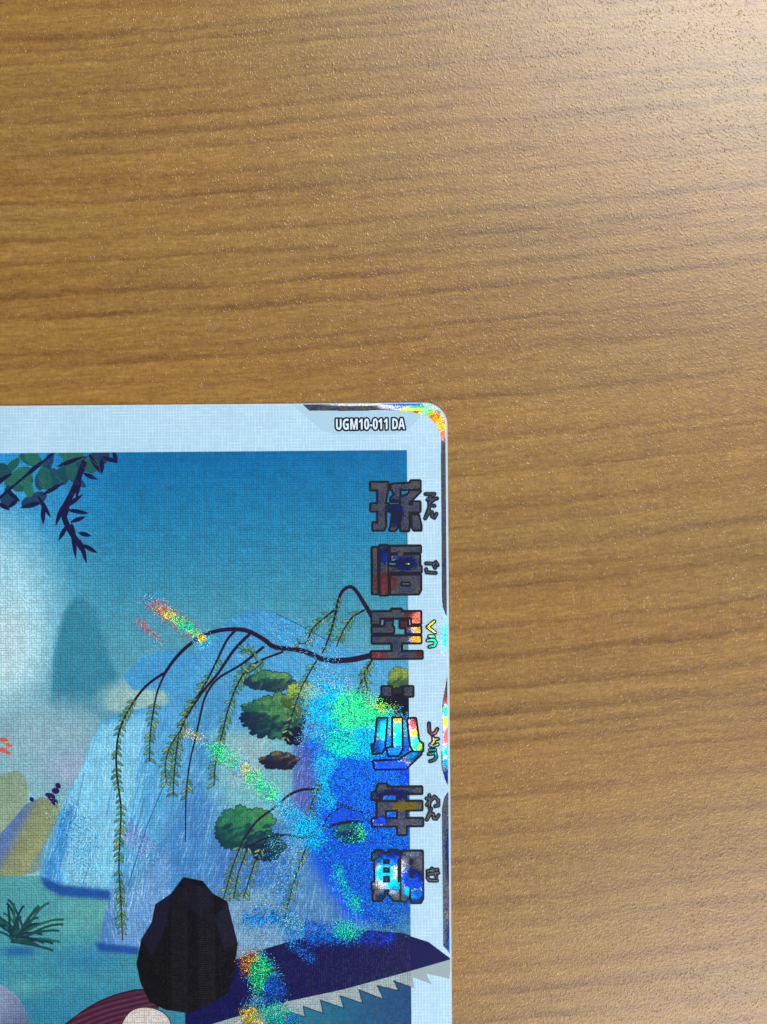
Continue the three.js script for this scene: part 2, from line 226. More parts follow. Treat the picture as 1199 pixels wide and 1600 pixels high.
// leaves hanging into the sky, reeds, driftwood, stones
for (let k = 0; k < 46; k++) { const x = -80 + 240 * R(), y = 702 + 76 * R() * clamp(1 - (x - 60) / 150, 0.2, 1); a.fillStyle = ['#1d5a55', '#26695a', '#1b3c5c', '#184a58'][k % 4]; a.beginPath(); a.ellipse(x, y, 10 + 12 * R(), 6 + 8 * R(), R() * 3, 0, 7); a.fill(); }
function spike(x, y, ang, L, w, color) { a.save(); a.translate(x, y); a.rotate(ang); a.fillStyle = color; a.beginPath(); a.moveTo(0, 0); a.quadraticCurveTo(L * 0.45, -w, L, 0); a.quadraticCurveTo(L * 0.45, w, 0, 0); a.fill(); a.restore(); }
const navy = '#17173f';
for (const [x, y, d, L] of [[130, 735, 25, 26], [160, 710, 20, 28], [160, 712, 90, 26], [178, 700, 75, 22], [66, 780, 165, 36], [68, 782, 90, 34], [100, 782, 110, 38], [100, 790, -35, 38], [104, 792, 10, 36], [110, 812, -20, 26], [106, 815, 120, 30], [114, 820, 85, 50], [122, 828, 15, 22], [125, 838, 75, 40], [128, 846, 30, 28], [112, 812, 80, 30], [30, 775, 140, 22], [10, 760, 40, 30], [-4, 780, 30, 24], [100, 750, 150, 40], [110, 765, 100, 46], [60, 770, 60, 40], [128, 730, 100, 50], [40, 740, -40, 40], [90, 725, -20, 46], [20, 735, 150, 40], [140, 705, 60, 36]]) spike(x, y, d * Math.PI / 180, L, 7, navy);
a.strokeStyle = navy; a.lineWidth = 9; curve(a, [[132, 720], [118, 760], [96, 796], [112, 830], [128, 852]]); a.stroke(); a.lineWidth = 4; curve(a, [[-20, 790], [30, 748], [70, 716], [90, 700]]); a.stroke();
for (let k = 0; k < 40; k++) { a.strokeStyle = '#5f86a055'; a.lineWidth = 0.9; const x = 10 + 140 * R(), y = 705 + 70 * R(); a.beginPath(); a.moveTo(x, y); a.lineTo(x + 9, y + 9); a.stroke(); }
for (let k = 0; k < 34; k++) { const t = k / 34, ang = -2.6 + 2.9 * t + 0.3 * (R() - 0.5), L = 40 + 44 * R(), x = 10 + 26 * R(), y = 1452 + 14 * R(); a.strokeStyle = ['#1a4346', '#22564f', '#143443'][k % 3]; a.lineWidth = 3.6; a.lineCap = 'butt'; a.beginPath(); a.moveTo(x, y); a.quadraticCurveTo(x + Math.cos(ang) * L * 0.6, y + Math.sin(ang) * L * 0.7, x + Math.cos(ang) * L, y + Math.sin(ang) * L * 0.85 + 9); a.stroke(); }
a.fillStyle = gradient(a, 0, 1520, 50, 1600, [[0, '#8a9bb5'], [0.5, '#7686a8'], [1, '#4a5a80']]); curve(a, [[-60, 1500], [-10, 1528], [20, 1545], [38, 1575], [50, 1620], [-60, 1640]]); a.fill();
a.fillStyle = '#c9604c'; for (const [x, y, r] of [[4, 1150, 7], [12, 1158, 6], [2, 1166, 8], [10, 1170, 5]]) { a.beginPath(); a.ellipse(x, y, r, r * 0.5, 0.6 * R(), 0, 7); a.fill(); }
a.save(); curve(a, [[60, 1625], [120, 1572], [180, 1545], [230, 1538], [244, 1560], [236, 1584], [180, 1592], [130, 1640]]); a.fillStyle = '#4a2138'; a.fill(); a.strokeStyle = '#22101f'; a.lineWidth = 2; a.stroke(); a.clip(); for (let k = 0; k < 14; k++) { a.strokeStyle = k % 2 ? '#6a3548' : '#2c1426'; a.lineWidth = 1.4; curve(a, [[60, 1600 + k * 6], [130, 1566 + k * 4], [250, 1540 + k * 4]]); a.stroke(); } a.restore();
a.fillStyle = '#c9c2bb'; curve(a, [[182, 1600], [190, 1578], [214, 1566], [246, 1572], [262, 1590], [262, 1612], [190, 1612], [182, 1600]]); a.fill(); a.strokeStyle = '#3a2a33'; a.lineWidth = 1.6; a.stroke();
// dark blue hull shape with its pale toothed rim
const F = (pts) => pts.map(([x, y]) => [330 + x / 3, 1300 + y / 3 - 4]);
const hullTop = F([[-140, 690], [60, 615], [200, 562], [350, 517], [500, 482], [700, 467], [880, 482], [1000, 522], [1108, 598]]), hullLow = F([[1108, 604], [900, 660], [600, 740], [350, 792], [60, 875], [-140, 935]]);
const teeth = F([[1130, 660], [1096, 694], [985, 668], [1012, 718], [925, 686], [932, 738], [836, 702], [858, 748], [760, 724], [786, 788], [672, 742], [690, 806], [584, 770], [602, 828], [492, 790], [505, 852], [412, 818], [420, 868], [330, 838], [340, 890], [236, 864], [250, 915], [140, 890], [60, 940], [-140, 980]]);
a.fillStyle = gradient(a, 350, 1560, 640, 1560, [[0, '#2a8a9a'], [0.4, '#1d7088'], [1, '#123f72']]); pathOf(a, [...F([[0, 900], [1000, 620]]), [660, 2110], [-300, 2110], [-300, 1660], [200, 1640]]); a.fill();
a.fillStyle = '#93a5a8'; pathOf(a, [...hullLow.slice().reverse(), ...teeth]); a.fill(); a.strokeStyle = '#1c2740'; a.lineWidth = 1.4; pathOf(a, teeth, false); a.stroke();
a.fillStyle = '#0a0d4a'; pathOf(a, [...hullTop, ...hullLow]); a.fill(); a.strokeStyle = '#070822'; a.lineWidth = 1.8; pathOf(a, hullTop, false); a.stroke();

const boulder = [[208, 1500], [216, 1462], [232, 1436], [238, 1408], [262, 1392], [282, 1366], [312, 1372], [328, 1392], [350, 1404], [358, 1438], [366, 1470], [360, 1516], [350, 1548], [318, 1566], [290, 1578], [252, 1572], [228, 1560], [214, 1530]];
a.fillStyle = '#09080f'; pathOf(a, boulder); a.fill(); a.save(); a.clip();
facet('#14142a', [[216, 1462], [238, 1408], [262, 1392], [256, 1440], [232, 1490]], 2); facet('#101022', [[282, 1366], [328, 1392], [312, 1430], [286, 1410]], 2); facet('#16162c', [[350, 1404], [366, 1470], [344, 1480], [330, 1430]], 2);
for (let y = 1382; y < 1580; y += 3.4) { a.strokeStyle = '#24222f'; a.lineWidth = 0.9; for (const [x0, x1] of [[262, 288], [304, 330]]) { a.beginPath(); a.moveTo(x0, y); a.quadraticCurveTo((x0 + x1) / 2, y - 3, x1, y + 4); a.stroke(); } } a.restore();
// rainbow glints put in as foil flecks, in streaks over the rocks (mask)
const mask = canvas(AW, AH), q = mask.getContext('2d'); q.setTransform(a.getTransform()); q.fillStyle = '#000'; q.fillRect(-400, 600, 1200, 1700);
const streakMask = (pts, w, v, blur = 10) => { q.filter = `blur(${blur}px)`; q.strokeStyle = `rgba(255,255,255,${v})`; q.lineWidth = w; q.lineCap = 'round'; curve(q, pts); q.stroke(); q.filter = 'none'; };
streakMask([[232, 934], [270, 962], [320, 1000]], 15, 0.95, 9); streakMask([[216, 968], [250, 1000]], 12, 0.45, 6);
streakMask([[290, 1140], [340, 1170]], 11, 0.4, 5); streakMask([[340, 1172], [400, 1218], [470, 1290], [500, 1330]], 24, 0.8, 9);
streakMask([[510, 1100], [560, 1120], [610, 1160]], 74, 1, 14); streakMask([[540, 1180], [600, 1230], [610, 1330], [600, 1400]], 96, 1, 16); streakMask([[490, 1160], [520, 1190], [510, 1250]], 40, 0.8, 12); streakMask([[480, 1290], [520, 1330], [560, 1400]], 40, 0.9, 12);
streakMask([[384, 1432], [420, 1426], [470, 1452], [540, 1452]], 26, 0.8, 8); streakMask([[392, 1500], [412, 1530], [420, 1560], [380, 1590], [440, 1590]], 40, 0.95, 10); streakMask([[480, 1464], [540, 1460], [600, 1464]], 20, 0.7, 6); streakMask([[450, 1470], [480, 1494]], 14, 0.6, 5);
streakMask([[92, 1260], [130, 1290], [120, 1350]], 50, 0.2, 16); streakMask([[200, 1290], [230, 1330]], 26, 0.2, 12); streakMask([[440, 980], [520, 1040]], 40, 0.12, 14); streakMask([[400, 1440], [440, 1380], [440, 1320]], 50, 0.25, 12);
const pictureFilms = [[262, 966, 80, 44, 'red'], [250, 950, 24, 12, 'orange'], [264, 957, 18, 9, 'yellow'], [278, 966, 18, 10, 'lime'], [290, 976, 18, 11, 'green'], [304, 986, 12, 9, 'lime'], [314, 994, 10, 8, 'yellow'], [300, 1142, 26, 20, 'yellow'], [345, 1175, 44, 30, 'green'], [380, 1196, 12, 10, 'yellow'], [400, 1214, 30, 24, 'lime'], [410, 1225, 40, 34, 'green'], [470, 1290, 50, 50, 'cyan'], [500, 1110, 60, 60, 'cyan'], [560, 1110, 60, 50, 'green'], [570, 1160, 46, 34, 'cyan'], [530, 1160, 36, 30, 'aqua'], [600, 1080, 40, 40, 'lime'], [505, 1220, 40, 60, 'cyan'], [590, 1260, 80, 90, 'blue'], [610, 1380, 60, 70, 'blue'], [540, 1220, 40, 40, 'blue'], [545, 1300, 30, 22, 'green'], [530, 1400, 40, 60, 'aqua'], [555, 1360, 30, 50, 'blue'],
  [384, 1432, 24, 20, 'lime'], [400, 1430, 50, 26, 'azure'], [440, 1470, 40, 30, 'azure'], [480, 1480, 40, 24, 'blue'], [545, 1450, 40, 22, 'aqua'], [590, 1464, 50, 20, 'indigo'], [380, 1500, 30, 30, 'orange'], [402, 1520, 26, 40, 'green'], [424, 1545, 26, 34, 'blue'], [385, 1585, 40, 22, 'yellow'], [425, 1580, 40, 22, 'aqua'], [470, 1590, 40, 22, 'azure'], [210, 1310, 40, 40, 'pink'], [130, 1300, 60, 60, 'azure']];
const artData = a.getImageData(0, 0, AW, AH).data, maskData = q.getImageData(0, 0, AW, AH).data;
const colour = new Uint8Array(AW * AH * 4), rough = new Uint8Array(AW * AH * 4), normals = new Uint8Array(AW * AH * 4);
for (let j = 0; j < AH; j++) for (let i = 0; i < AW; i++) {
  const s = (j * AW + i) * 4, t = ((AH - 1 - j) * AW + i) * 4, x = ART[0] + i / AK, y = ART[1] + j / AK;
  // engraved maze lines pressed into the board, darker ink lying in them
  const ci = Math.floor(x / 3.7), cj = Math.floor(y / 3.7), hx = x / 3.7 - ci, hy = y / 3.7 - cj, turn = hash(ci + 31, cj) > 0.5, open = hash(ci, cj + 77);
  const groove = Math.abs((turn ? hx : hy) - 0.16) < 0.17 || (open > 0.5 && Math.abs((turn ? hy : hx) - 0.16) < 0.15) ? 1 : 0;
  const lum = (artData[s] + artData[s + 1] + artData[s + 2]) / 765, dots = 1 - 0.07 * hash(i + 3, j) - 0.08 * noise(x / 11, y / 11), line = groove ? lerp(1, 0.76, clamp(lum * 2.2)) : 1;
  for (let c = 0; c < 3; c++) colour[t + c] = clamp(artData[s + c] * lerp(1, 1.14, clamp(lum * 2.2)) * line * dots, 0, 255);                             // ink with the blue foil sheen in it, dark lines printed along the maze
  colour[t + 3] = rough[t + 3] = normals[t + 3] = 255;
  rough[t + 1] = 74; rough[t + 2] = 255 * 0.12 * (1 - groove) * clamp(lum * 2);
  const nx = (hash(i, j) - 0.5) * 0.06 + (groove && turn ? 0.06 : 0), ny = (hash(i + 500, j) - 0.5) * 0.06 + (groove && !turn ? -0.06 : 0), nl = 1 / Math.hypot(nx, ny, 1);
  normals[t] = 127.5 + 127.5 * nx * nl; normals[t + 1] = 127.5 + 127.5 * ny * nl; normals[t + 2] = 127.5 + 127.5 * nl;
}
const texture = (d, w, hh, srgb) => { const t = new THREE.DataTexture(d, w, hh); t.magFilter = t.minFilter = THREE.LinearFilter; if (srgb) t.colorSpace = THREE.SRGBColorSpace; t.needsUpdate = true; return t; };
const artRough = texture(rough, AW, AH);
const artMaterial = new THREE.MeshPhysicalMaterial({ map: texture(colour, AW, AH, true), roughnessMap: artRough, metalnessMap: artRough, normalMap: texture(normals, AW, AH), roughness: 1, metalness: 1, specularIntensity: 0.35 });
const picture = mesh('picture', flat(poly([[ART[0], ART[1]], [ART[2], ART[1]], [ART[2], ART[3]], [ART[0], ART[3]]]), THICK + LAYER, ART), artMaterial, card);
picture.userData.label = 'printed mountain and willow landscape with glittering foil';
// the hull's tip and its rim run on over the border
const ink = (color, rgh = 0.3) => new THREE.MeshPhysicalMaterial({ color, roughness: rgh, specularIntensity: 0.6 });
const inkFlat = (color) => new THREE.MeshPhysicalMaterial({ color, roughness: 0.29, specularIntensity: 0.35 });
const cutRight = (pts) => { const out = []; for (let i = 0; i < pts.length; i++) { const p = pts[i], n = pts[(i + 1) % pts.length], ip = p[0] >= ART[2], inn = n[0] >= ART[2]; if (ip) out.push(p); if (ip !== inn) { const t = (ART[2] - p[0]) / (n[0] - p[0]); out.push([ART[2], lerp(p[1], n[1], t)]); } } return out; };
const inCard = (pts) => pts.map(([x, y]) => [Math.min(x, CARD[2] - 2.6), y]);
mesh('picture_overhang', flat(poly(inCard(cutRight([...hullTop, ...hullLow]))), THICK + 3 * LAYER), inkFlat('#0a0d4a'), card);
mesh('picture_overhang', flat(poly(inCard(cutRight([...hullLow.slice().reverse(), ...teeth]))), THICK + 2 * LAYER), inkFlat('#8fa2a6'), card);

// ---------------------------------------------------------------- rainbow foil of the lettering and the edge strips
const FOIL_ROUGH = 0.27, FILM_INDEX = 1.72;
// The foil is black lacquer under a clear interference film; it has no colour of its own, and what it mirrors comes back coloured by the film's thickness:
// name: optical thickness in nanometres (index times thickness); the thick film is a plain grey mirror
const FILMS = { red: 250, orange: 228, yellow: 454, lime: 674, green: 645, aqua: 622, teal: 604, cyan: 338, azure: 318, blue: 302, indigo: 288, pink: 528, silver: 3000 };
const filmNames = Object.keys(FILMS), films = filmNames.map((n) => new THREE.MeshPhysicalMaterial({ name: 'foil_film', color: new THREE.Color(0.012, 0.012, 0.015), roughness: FOIL_ROUGH, ior: 1.0, iridescence: 1, iridescenceIOR: FILM_INDEX, iridescenceThicknessRange: [100, FILMS[n] / FILM_INDEX] })), RING = filmNames.slice(0, 11);
const filmAt = (list, x, y, base) => {                              // edges of patches and neighbouring films mingle facet by facet
  const i = Math.round(x * 9), j = Math.round(y * 9), u = 0.3 * noise(x / 3.1, y / 3.1) + 0.7 * hash(i + 5, j); let name = base;
  for (let k = list.length - 1; k >= 0; k--) { const [px, py, rx, ry, n] = list[k], d = Math.hypot((x - px) / rx, (y - py) / ry); if (d < 1 && (1 - d) / 0.5 > u) { name = n; break; } }
  const at = RING.indexOf(name), h = hash(i + 300, j + 17); return at < 0 ? name : RING[clamp(at + (h < 0.16 ? -1 : h > 0.84 ? 1 : 0), 0, RING.length - 1)];
};
// sheets of foil are mosaics of tiny facets, each with its own lean
function mosaic(inside, [x0, y0, x1, y1], step, height, filmOf, leanOf) {
  const buckets = filmNames.map(() => []), c = [[-1, 1], [1, 1], [1, -1], [-1, 1], [1, -1], [-1, -1]];
  for (let y = y0; y < y1; y += step) for (let x = x0; x < x1; x += step) {
    if (!inside(x, y)) continue;
    const i = Math.round(x * 9), j = Math.round(y * 9), [lean, jit] = leanOf(x, y), nx = 0.15 * lean + jit * (hash(i, j) - 0.5), ny = 0.28 * lean + jit * (hash(i + 60, j) - 0.5), b = buckets[filmNames.indexOf(filmOf(x, y))], r = step * 0.5;
    for (const [u, v] of c) b.push(X(x + u * r), height + (-nx * u + ny * v) * r * S, -Y(y + v * r));
  }
  const g = new THREE.BufferGeometry(), all = buckets.flat(); g.setAttribute('position', new THREE.Float32BufferAttribute(all, 3));
  let at = 0; const used = []; buckets.forEach((b, k) => { if (b.length) { g.addGroup(at, b.length / 3, used.length); used.push(films[k]); at += b.length / 3; } });
  g.computeVertexNormals(); g.setAttribute('uv', new THREE.Float32BufferAttribute(new Float32Array(all.length / 3 * 2), 2));
  return [g, used];
}
const titleFilms = [[560, 631, 90, 8, 'silver'], [620, 629, 40, 6, 'blue'], [640, 631, 30, 5, 'blue'], [655, 639, 26, 7, 'green'], [645, 643, 30, 7, 'yellow'], [668, 645, 16, 12, 'lime'], [680, 655, 18, 14, 'orange'], [690, 670, 12, 14, 'orange'], [693, 682, 12, 10, 'red'],  // films chosen by patch, so the rainbow reflection is put in place
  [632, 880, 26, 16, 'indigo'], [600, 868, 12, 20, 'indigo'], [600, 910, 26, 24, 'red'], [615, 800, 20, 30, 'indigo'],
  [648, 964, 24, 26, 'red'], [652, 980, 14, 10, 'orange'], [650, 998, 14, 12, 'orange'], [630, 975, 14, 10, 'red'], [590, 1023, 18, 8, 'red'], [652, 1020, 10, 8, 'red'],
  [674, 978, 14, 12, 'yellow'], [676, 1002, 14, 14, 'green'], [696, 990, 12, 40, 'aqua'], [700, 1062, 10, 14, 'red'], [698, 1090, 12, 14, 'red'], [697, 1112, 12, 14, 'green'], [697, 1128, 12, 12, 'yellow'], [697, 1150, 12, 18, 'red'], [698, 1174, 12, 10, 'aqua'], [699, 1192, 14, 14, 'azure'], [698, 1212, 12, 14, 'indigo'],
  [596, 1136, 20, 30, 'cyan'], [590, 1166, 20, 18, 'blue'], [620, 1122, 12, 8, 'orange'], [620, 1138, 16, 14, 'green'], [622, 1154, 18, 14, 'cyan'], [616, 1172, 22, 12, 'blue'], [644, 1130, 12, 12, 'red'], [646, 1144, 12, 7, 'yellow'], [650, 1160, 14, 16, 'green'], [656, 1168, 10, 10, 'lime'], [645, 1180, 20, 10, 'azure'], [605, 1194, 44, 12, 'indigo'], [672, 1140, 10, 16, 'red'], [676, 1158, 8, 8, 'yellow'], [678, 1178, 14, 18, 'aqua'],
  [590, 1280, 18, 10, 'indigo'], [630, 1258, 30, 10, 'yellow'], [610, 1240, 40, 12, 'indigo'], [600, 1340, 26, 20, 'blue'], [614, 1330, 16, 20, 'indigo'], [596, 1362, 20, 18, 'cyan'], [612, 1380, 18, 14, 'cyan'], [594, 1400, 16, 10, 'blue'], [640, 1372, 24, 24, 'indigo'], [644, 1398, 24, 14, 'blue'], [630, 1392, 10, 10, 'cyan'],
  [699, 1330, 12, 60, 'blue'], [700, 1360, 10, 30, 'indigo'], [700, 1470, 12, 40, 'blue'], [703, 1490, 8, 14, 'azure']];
// how far the pressed facets lean towards the top right of the card, set patch by patch to place the glints
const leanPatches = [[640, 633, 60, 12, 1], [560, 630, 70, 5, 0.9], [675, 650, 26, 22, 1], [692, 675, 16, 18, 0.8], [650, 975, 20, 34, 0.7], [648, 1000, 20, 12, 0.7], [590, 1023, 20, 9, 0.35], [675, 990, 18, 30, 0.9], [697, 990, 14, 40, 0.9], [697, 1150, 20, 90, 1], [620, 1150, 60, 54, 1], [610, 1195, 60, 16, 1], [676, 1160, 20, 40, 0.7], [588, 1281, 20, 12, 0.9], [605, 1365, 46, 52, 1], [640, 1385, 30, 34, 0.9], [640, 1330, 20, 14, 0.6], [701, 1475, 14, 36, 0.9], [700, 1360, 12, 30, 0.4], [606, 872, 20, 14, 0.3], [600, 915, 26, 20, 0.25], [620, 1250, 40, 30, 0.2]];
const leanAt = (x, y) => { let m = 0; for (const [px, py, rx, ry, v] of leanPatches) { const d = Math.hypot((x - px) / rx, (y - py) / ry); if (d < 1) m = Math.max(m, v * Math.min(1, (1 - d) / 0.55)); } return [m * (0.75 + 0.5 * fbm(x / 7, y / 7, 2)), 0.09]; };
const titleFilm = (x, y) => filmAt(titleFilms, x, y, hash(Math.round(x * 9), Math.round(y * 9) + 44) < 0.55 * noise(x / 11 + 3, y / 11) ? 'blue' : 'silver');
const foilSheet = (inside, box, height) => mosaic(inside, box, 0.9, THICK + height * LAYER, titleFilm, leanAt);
// flecks of the same foil, laid where the rainbow glints belong
{
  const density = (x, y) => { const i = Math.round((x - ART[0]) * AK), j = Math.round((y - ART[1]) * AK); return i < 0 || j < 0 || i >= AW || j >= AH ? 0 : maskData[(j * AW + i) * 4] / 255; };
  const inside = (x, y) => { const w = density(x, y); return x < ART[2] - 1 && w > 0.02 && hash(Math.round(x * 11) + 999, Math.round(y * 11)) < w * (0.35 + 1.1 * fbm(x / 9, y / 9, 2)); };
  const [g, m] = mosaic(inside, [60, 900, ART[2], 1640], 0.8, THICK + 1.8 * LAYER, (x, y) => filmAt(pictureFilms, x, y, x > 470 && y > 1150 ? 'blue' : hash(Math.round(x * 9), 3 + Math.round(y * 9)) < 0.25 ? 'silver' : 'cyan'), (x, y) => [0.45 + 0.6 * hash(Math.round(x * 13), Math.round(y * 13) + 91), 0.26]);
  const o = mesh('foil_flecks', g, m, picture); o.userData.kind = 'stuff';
  const edge = (x, y) => { const w = Math.max(0, 1 - Math.hypot((x - 696) / 16, (y - 992) / 38)); return x < 695.5 && hash(Math.round(x * 11), Math.round(y * 11) + 7) < 0.9 * w; };
  const [ge, me] = mosaic(edge, [678, 950, 696, 1034], 1.05, THICK + 1.8 * LAYER, titleFilm, (x, y) => [0.8 + 0.3 * hash(Math.round(x * 13), Math.round(y * 13)), 0.15]);
  const e = mesh('foil_flecks', ge, me, card); e.userData.kind = 'stuff';
}
const black = ink('#0d1018', 0.3);

// strips of foil along the card's edge
const strips = [
  [[474, 631.4], [664, 631.4], [672, 633], [658, 648], [640, 643], [600, 641], [560, 641.5], [484, 641]],
  [[675, 634], [684, 639.5], [690.5, 648], [694.4, 658], [695.6, 672], [695.6, 682], [689, 682], [684, 668], [669, 650], [661, 650]],
  [[689, 683.2], [695.6, 683.2], [695.6, 965], [689.5, 948], [688, 930]],
  [[695.6, 1056], [695.6, 1226], [692, 1220], [686, 1200], [685, 1176], [688, 1160], [687.5, 1100]],
  [[695.6, 1236], [695.6, 1488], [692, 1482], [686, 1476], [685.5, 1262], [690, 1244]],
];
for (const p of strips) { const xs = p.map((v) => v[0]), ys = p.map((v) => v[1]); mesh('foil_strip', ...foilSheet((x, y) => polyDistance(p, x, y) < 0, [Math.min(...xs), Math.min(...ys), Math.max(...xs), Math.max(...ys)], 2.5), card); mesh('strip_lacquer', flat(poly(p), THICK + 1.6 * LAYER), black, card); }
mesh('code_panel', flat(poly([[458, 632], [473.4, 632], [483.6, 641.8], [640, 643.8], [657, 649], [648, 662], [632, 674], [610, 679], [524, 677], [504, 672]]), THICK + 1.6 * LAYER), new THREE.MeshPhysicalMaterial({ color: '#97bcd0', roughness: 0.5 }), card);

// ---------------------------------------------------------------- lettering: outlines traced round distance fields, so that each character is one clean sheet
function polyDistance(P, x, y) {
  let d = 1e9, inside = false;
  for (let i = 0, j = P.length - 1; i < P.length; j = i++) {
    const [ax, ay] = P[j], [bx, by] = P[i], ex = bx - ax, ey = by - ay, t = clamp(((x - ax) * ex + (y - ay) * ey) / (ex * ex + ey * ey || 1e-9)); d = Math.min(d, Math.hypot(x - ax - ex * t, y - ay - ey * t));
    if ((ay > y) !== (by > y) && x < (bx - ax) * (y - ay) / (by - ay) + ax) inside = !inside;
  }
  return inside ? -d : d;
}
function strokeDistance(P, r, x, y) { let d = 1e9; for (let i = 1; i < P.length; i++) { const [ax, ay] = P[i - 1], [bx, by] = P[i], ex = bx - ax, ey = by - ay, t = clamp(((x - ax) * ex + (y - ay) * ey) / (ex * ex + ey * ey || 1e-9)); d = Math.min(d, Math.hypot(x - ax - ex * t, y - ay - ey * t)); } return d - r; }
function traced(field, [x0, y0, x1, y1], step, iso) {
  const nx = Math.ceil((x1 - x0) / step) + 1, ny = Math.ceil((y1 - y0) / step) + 1, v = new Float32Array(nx * ny);
  for (let j = 0; j < ny; j++) for (let i = 0; i < nx; i++) v[j * nx + i] = i && j && i < nx - 1 && j < ny - 1 ? field(x0 + i * step, y0 + j * step) - iso : 1;
  const next = new Map(), at = new Map(), key = (i, j, side) => (j * nx + i) * 2 + side;                 // side 0: the edge to the right of (i, j), 1: the edge below it
  const cross = (i, j, side) => { const k = key(i, j, side), p = v[j * nx + i], r = side ? v[(j + 1) * nx + i] : v[j * nx + i + 1], t = p / (p - r); if (!at.has(k)) at.set(k, [x0 + (i + (side ? 0 : t)) * step, y0 + (j + (side ? t : 0)) * step]); return k; };
  for (let j = 0; j < ny - 1; j++) for (let i = 0; i < nx - 1; i++) {
    const c = (v[j * nx + i] < 0 ? 1 : 0) | (v[j * nx + i + 1] < 0 ? 2 : 0) | (v[(j + 1) * nx + i + 1] < 0 ? 4 : 0) | (v[(j + 1) * nx + i] < 0 ? 8 : 0);
    const T = () => cross(i, j, 0), B = () => cross(i, j + 1, 0), L = () => cross(i, j, 1), Rr = () => cross(i + 1, j, 1), go = (p, r) => next.set(p, r);
    if (c === 1) go(L(), T()); else if (c === 2) go(T(), Rr()); else if (c === 3) go(L(), Rr()); else if (c === 4) go(Rr(), B()); else if (c === 5) { go(L(), T()); go(Rr(), B()); } else if (c === 6) go(T(), B()); else if (c === 7) go(L(), B()); else if (c === 8) go(B(), L()); else if (c === 9) go(B(), T()); else if (c === 10) { go(T(), Rr()); go(B(), L()); } else if (c === 11) go(B(), Rr()); else if (c === 12) go(Rr(), L()); else if (c === 13) go(Rr(), T()); else if (c === 14) go(T(), L());
  }
  const loops = [];
  while (next.size) { let k = next.keys().next().value; const loop = []; while (next.has(k)) { loop.push(at.get(k)); const n = next.get(k); next.delete(k); k = n; } if (loop.length > 5) loops.push(simple(loop, 0.09)); }
  const area = (p) => p.reduce((s, [x, y], i) => { const [u, w] = p[(i + 1) % p.length]; return s + x * w - u * y; }, 0) / 2;
  const sized = loops.filter((p) => p.length > 2 && Math.abs(area(p)) > 0.6).map((p) => [p, area(p)]), sign = Math.sign(sized.reduce((b, s) => (Math.abs(s[1]) > Math.abs(b) ? s[1] : b), 0));
  const shapes = sized.filter((s) => Math.sign(s[1]) === sign).map(([p]) => [p, poly(p)]);
  for (const [p, ar] of sized) if (Math.sign(ar) !== sign) { const owner = shapes.find(([o]) => polyDistance(o, ...p[0]) < 0); if (owner) owner[1].holes.push(poly(p)); }
  return shapes.map((s) => s[1]);
}
function simple(p, eps) {                                            // drop points that lie within eps of the line between those kept
  const out = [p[0]]; let from = 0;
  for (let i = 2; i <= p.length; i++) { const b = p[i % p.length], o = p[from]; let bad = i - from > 60; for (let k = from + 1; k < i && !bad; k++) { const ex = b[0] - o[0], ey = b[1] - o[1]; bad = Math.abs((p[k][0] - o[0]) * ey - (p[k][1] - o[1]) * ex) / (Math.hypot(ex, ey) || 1e-9) > eps; } if (bad) { out.push(p[i - 1]); from = i - 1; } }
  return out;
}
function character(name, field, box, grow, height) {    // a face sheet lying on its wider black outline
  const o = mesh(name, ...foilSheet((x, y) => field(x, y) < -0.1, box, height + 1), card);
  mesh('outline', flat(traced(field, box, 0.42, grow), THICK + height * LAYER), black, o);
  return o;
}
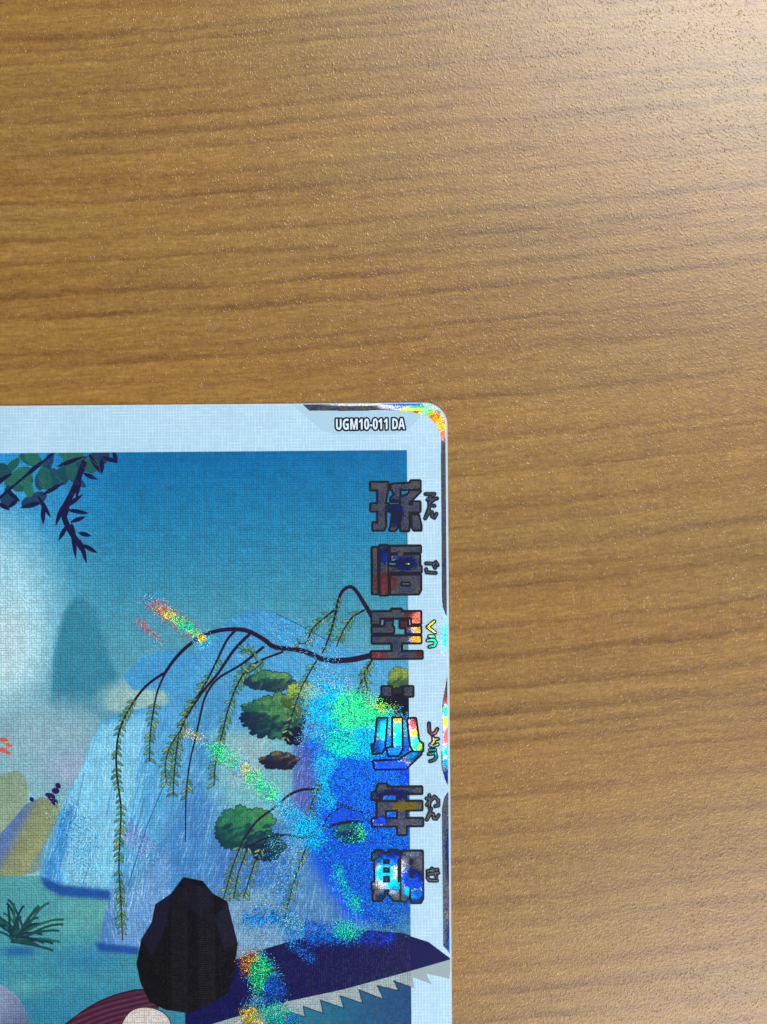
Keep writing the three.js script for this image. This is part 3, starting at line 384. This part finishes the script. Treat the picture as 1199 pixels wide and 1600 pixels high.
// big characters: fills read off the photograph in 1/9.59 px from (570, top), minus what the card's turn adds
const rect = (x0, y0, x1, y1) => [[x0, y0], [x1, y0], [x1, y1], [x0, y1]];
const big = [
  [740, [rect(100, 135, 345, 232), [[205, 225], [345, 225], [305, 420], [305, 780], [270, 832], [205, 832]], rect(100, 455, 350, 545), rect(130, 735, 285, 832), [[405, 165], [690, 150], [700, 115], [825, 115], [825, 222], [640, 228], [405, 236]], [[420, 230], [520, 230], [530, 330], [500, 405], [400, 405], [400, 360], [455, 320]], [[690, 262], [830, 262], [700, 395], [640, 440], [560, 440], [560, 345], [640, 330]], rect(390, 480, 820, 562), rect(725, 430, 822, 540), rect(545, 345, 652, 845), [[420, 622], [490, 622], [480, 800], [450, 840], [380, 840], [400, 780]], [[712, 622], [800, 622], [835, 780], [835, 838], [740, 838], [710, 790]]], []],
  [840, [rect(122, 150, 190, 822), rect(236, 120, 345, 842), rect(390, 130, 832, 212), rect(500, 200, 585, 500), rect(400, 262, 820, 345), rect(705, 300, 820, 480), rect(368, 432, 840, 508), [[395, 562], [830, 562], [830, 780], [800, 830], [395, 832]]], [rect(530, 650, 690, 725)]],
  [940, [rect(410, 112, 545, 160), rect(120, 150, 835, 232), rect(120, 225, 222, 320), rect(715, 225, 835, 318), [[320, 285], [412, 285], [400, 375], [300, 375]], rect(540, 285, 640, 375), rect(120, 372, 425, 452), rect(625, 372, 835, 460), rect(120, 512, 835, 602), rect(415, 590, 545, 760), rect(108, 745, 852, 832)], []],
  [1110, [[[205, 110], [330, 110], [290, 540], [255, 608], [130, 620], [115, 500], [165, 500]], [[430, 105], [550, 105], [556, 560], [505, 650], [360, 650], [345, 552], [430, 545]], [[655, 120], [760, 115], [802, 450], [862, 490], [862, 588], [740, 588], [695, 520], [670, 300]], [[140, 745], [505, 740], [690, 615], [835, 615], [835, 640], [610, 848], [160, 850]]], []],
  [1215, [[[215, 85], [330, 85], [330, 130], [852, 130], [852, 216], [270, 216], [240, 302], [120, 302], [120, 215], [180, 190]], rect(195, 345, 852, 460), rect(195, 345, 302, 690), rect(120, 600, 862, 696), rect(500, 200, 612, 828)], []],
  [1315, [rect(125, 155, 520, 238), rect(165, 120, 272, 610), rect(380, 115, 492, 610), rect(270, 310, 382, 360), rect(270, 440, 382, 490), rect(120, 590, 530, 690), [[150, 690], [290, 690], [285, 800], [240, 850], [130, 850], [130, 780]], [[370, 690], [520, 690], [520, 850], [440, 850], [360, 760]], [[552, 130], [860, 130], [860, 830], [830, 885], [705, 885], [690, 650], [672, 650], [655, 800], [600, 870], [545, 850]]], [rect(672, 240, 735, 325), rect(672, 440, 735, 530)]],
];
const slant = (y) => (y - 640) * Math.tan(TURN);
for (const [top, parts, holes] of big) {
  const at = ([x, y]) => [570 + x / 9.59 - slant(top + 50), top + y / 9.59 + 0.2], P = parts.map((p) => p.map(at)), H = holes.map((p) => p.map(at));
  const field = (x, y) => { let d = 1e9; for (const p of P) d = Math.min(d, polyDistance(p, x, y)); for (const p of H) d = Math.max(d, -polyDistance(p, x, y)); return d; };
  character('title_character', field, [570, top + 2, 668, top + 98], 3.3, 4);
}
for (const [x0, x1] of [[597.8, 611.3], [631.6, 644.6]]) { const p = rect(x0 - 3.4, 1072.6, x1 - 3.4, 1086); character('title_mark', (x, y) => polyDistance(p, x, y), [x0 - 10, 1062, x1 + 6, 1096], 3.3, 4); }
// small reading signs beside them: pen strokes
const small = [
  [[[665, 772], [679, 772], [668, 781], [683, 779]], [[680, 780], [671, 785], [671, 789], [679, 790.5]]],
  [[[671, 792], [664.5, 810], [671, 799.5], [675, 800], [675.5, 807], [679, 809], [682, 803]]],
  [[[666, 880], [679, 880.5]], [[666, 889], [667, 894], [681, 895]], [[681, 878], [684, 883]], [[677, 882], [680, 887]]],
  [[[678.5, 970.5], [668, 979], [680, 987.5]]],
  [[[670.5, 993.5], [678, 994]], [[668, 1000], [678, 999], [681, 1003], [679, 1008], [671, 1010]]],
  [[[670.5, 1129], [671, 1142], [675, 1146], [680, 1144], [683.5, 1138]]],
  [[[677, 1151], [678, 1158], [672, 1163], [676, 1164.5], [684, 1162]], [[678, 1154], [684.5, 1153.5]]],
  [[[672, 1170.5], [680, 1170.5]], [[670, 1177], [680, 1175.5], [682, 1181], [679, 1186], [672, 1188]]],
  [[[671, 1241], [671, 1261]], [[666.5, 1246], [674, 1246], [667, 1256]], [[672, 1251], [679, 1243], [685, 1249], [685, 1257], [680, 1258]]],
  [[[674, 1262], [667, 1279], [673, 1269.5], [677, 1270], [678, 1277], [682, 1277.5], [685.5, 1272]]],
  [[[668, 1359], [684, 1357]], [[668, 1364], [685, 1362]], [[675, 1355], [682, 1368]], [[668, 1369], [671, 1373.5], [683, 1374]]],
];
for (const strokes of small) {
  const P = strokes.map((s) => s.map(([x, y]) => [x - slant(y), y + 0.2])), all = P.flat(), b = [Math.min(...all.map((p) => p[0])) - 6, Math.min(...all.map((p) => p[1])) - 6, Math.max(...all.map((p) => p[0])) + 6, Math.max(...all.map((p) => p[1])) + 6];
  character('reading_character', (x, y) => Math.min(...P.map((s) => strokeDistance(s, 1.25, x, y))), b, 2.0, 6.5);
}
// the card's code, white with a dark outline
{
  const font = await new FontLoader().loadAsync('fonts/droid/droid_sans_bold.typeface.json'), pale = ink('#c9dcea', 0.3);
  const shapes = font.generateShapes('UGM10-011 DA', 100), all = shapes.flatMap((s) => s.getPoints(6)), x0 = Math.min(...all.map((p) => p.x)), x1 = Math.max(...all.map((p) => p.x)), y0 = Math.min(...all.map((p) => p.y)), y1 = Math.max(...all.map((p) => p.y));
  const to = (p) => [525.5 + (p.x - x0) / (x1 - x0) * 107, 671 - (p.y - y0) / (y1 - y0) * 17];
  const loops = shapes.map((s) => [s.getPoints(6).map(to), s.holes.map((hh) => hh.getPoints(6).map(to))]);
  const boxes = loops.map(([o]) => [Math.min(...o.map((p) => p[0])), Math.max(...o.map((p) => p[0]))]);
  const letter = ([o, hs]) => (x, y) => { let d = polyDistance(o, x, y); for (const hh of hs) d = Math.max(d, -polyDistance(hh, x, y)); return d; };
  const fields = loops.map(letter), code = new THREE.Group(); code.name = 'code_lettering'; card.add(code);
  fields.forEach((fn, i) => mesh('letter', flat(traced(fn, [boxes[i][0] - 2, 650, boxes[i][1] + 2, 675], 0.3, 0.15), THICK + 5 * LAYER), pale, code));
  const every = (x, y) => { let d = 1e9; for (let i = 0; i < fields.length; i++) if (x > boxes[i][0] - 5 && x < boxes[i][1] + 5) d = Math.min(d, fields[i](x, y)); return d; };
  mesh('outline', flat(traced(every, [519, 647, 640, 678], 0.42, 2.6), THICK + 4 * LAYER), black, code);
}

renderer.render(scene, camera);
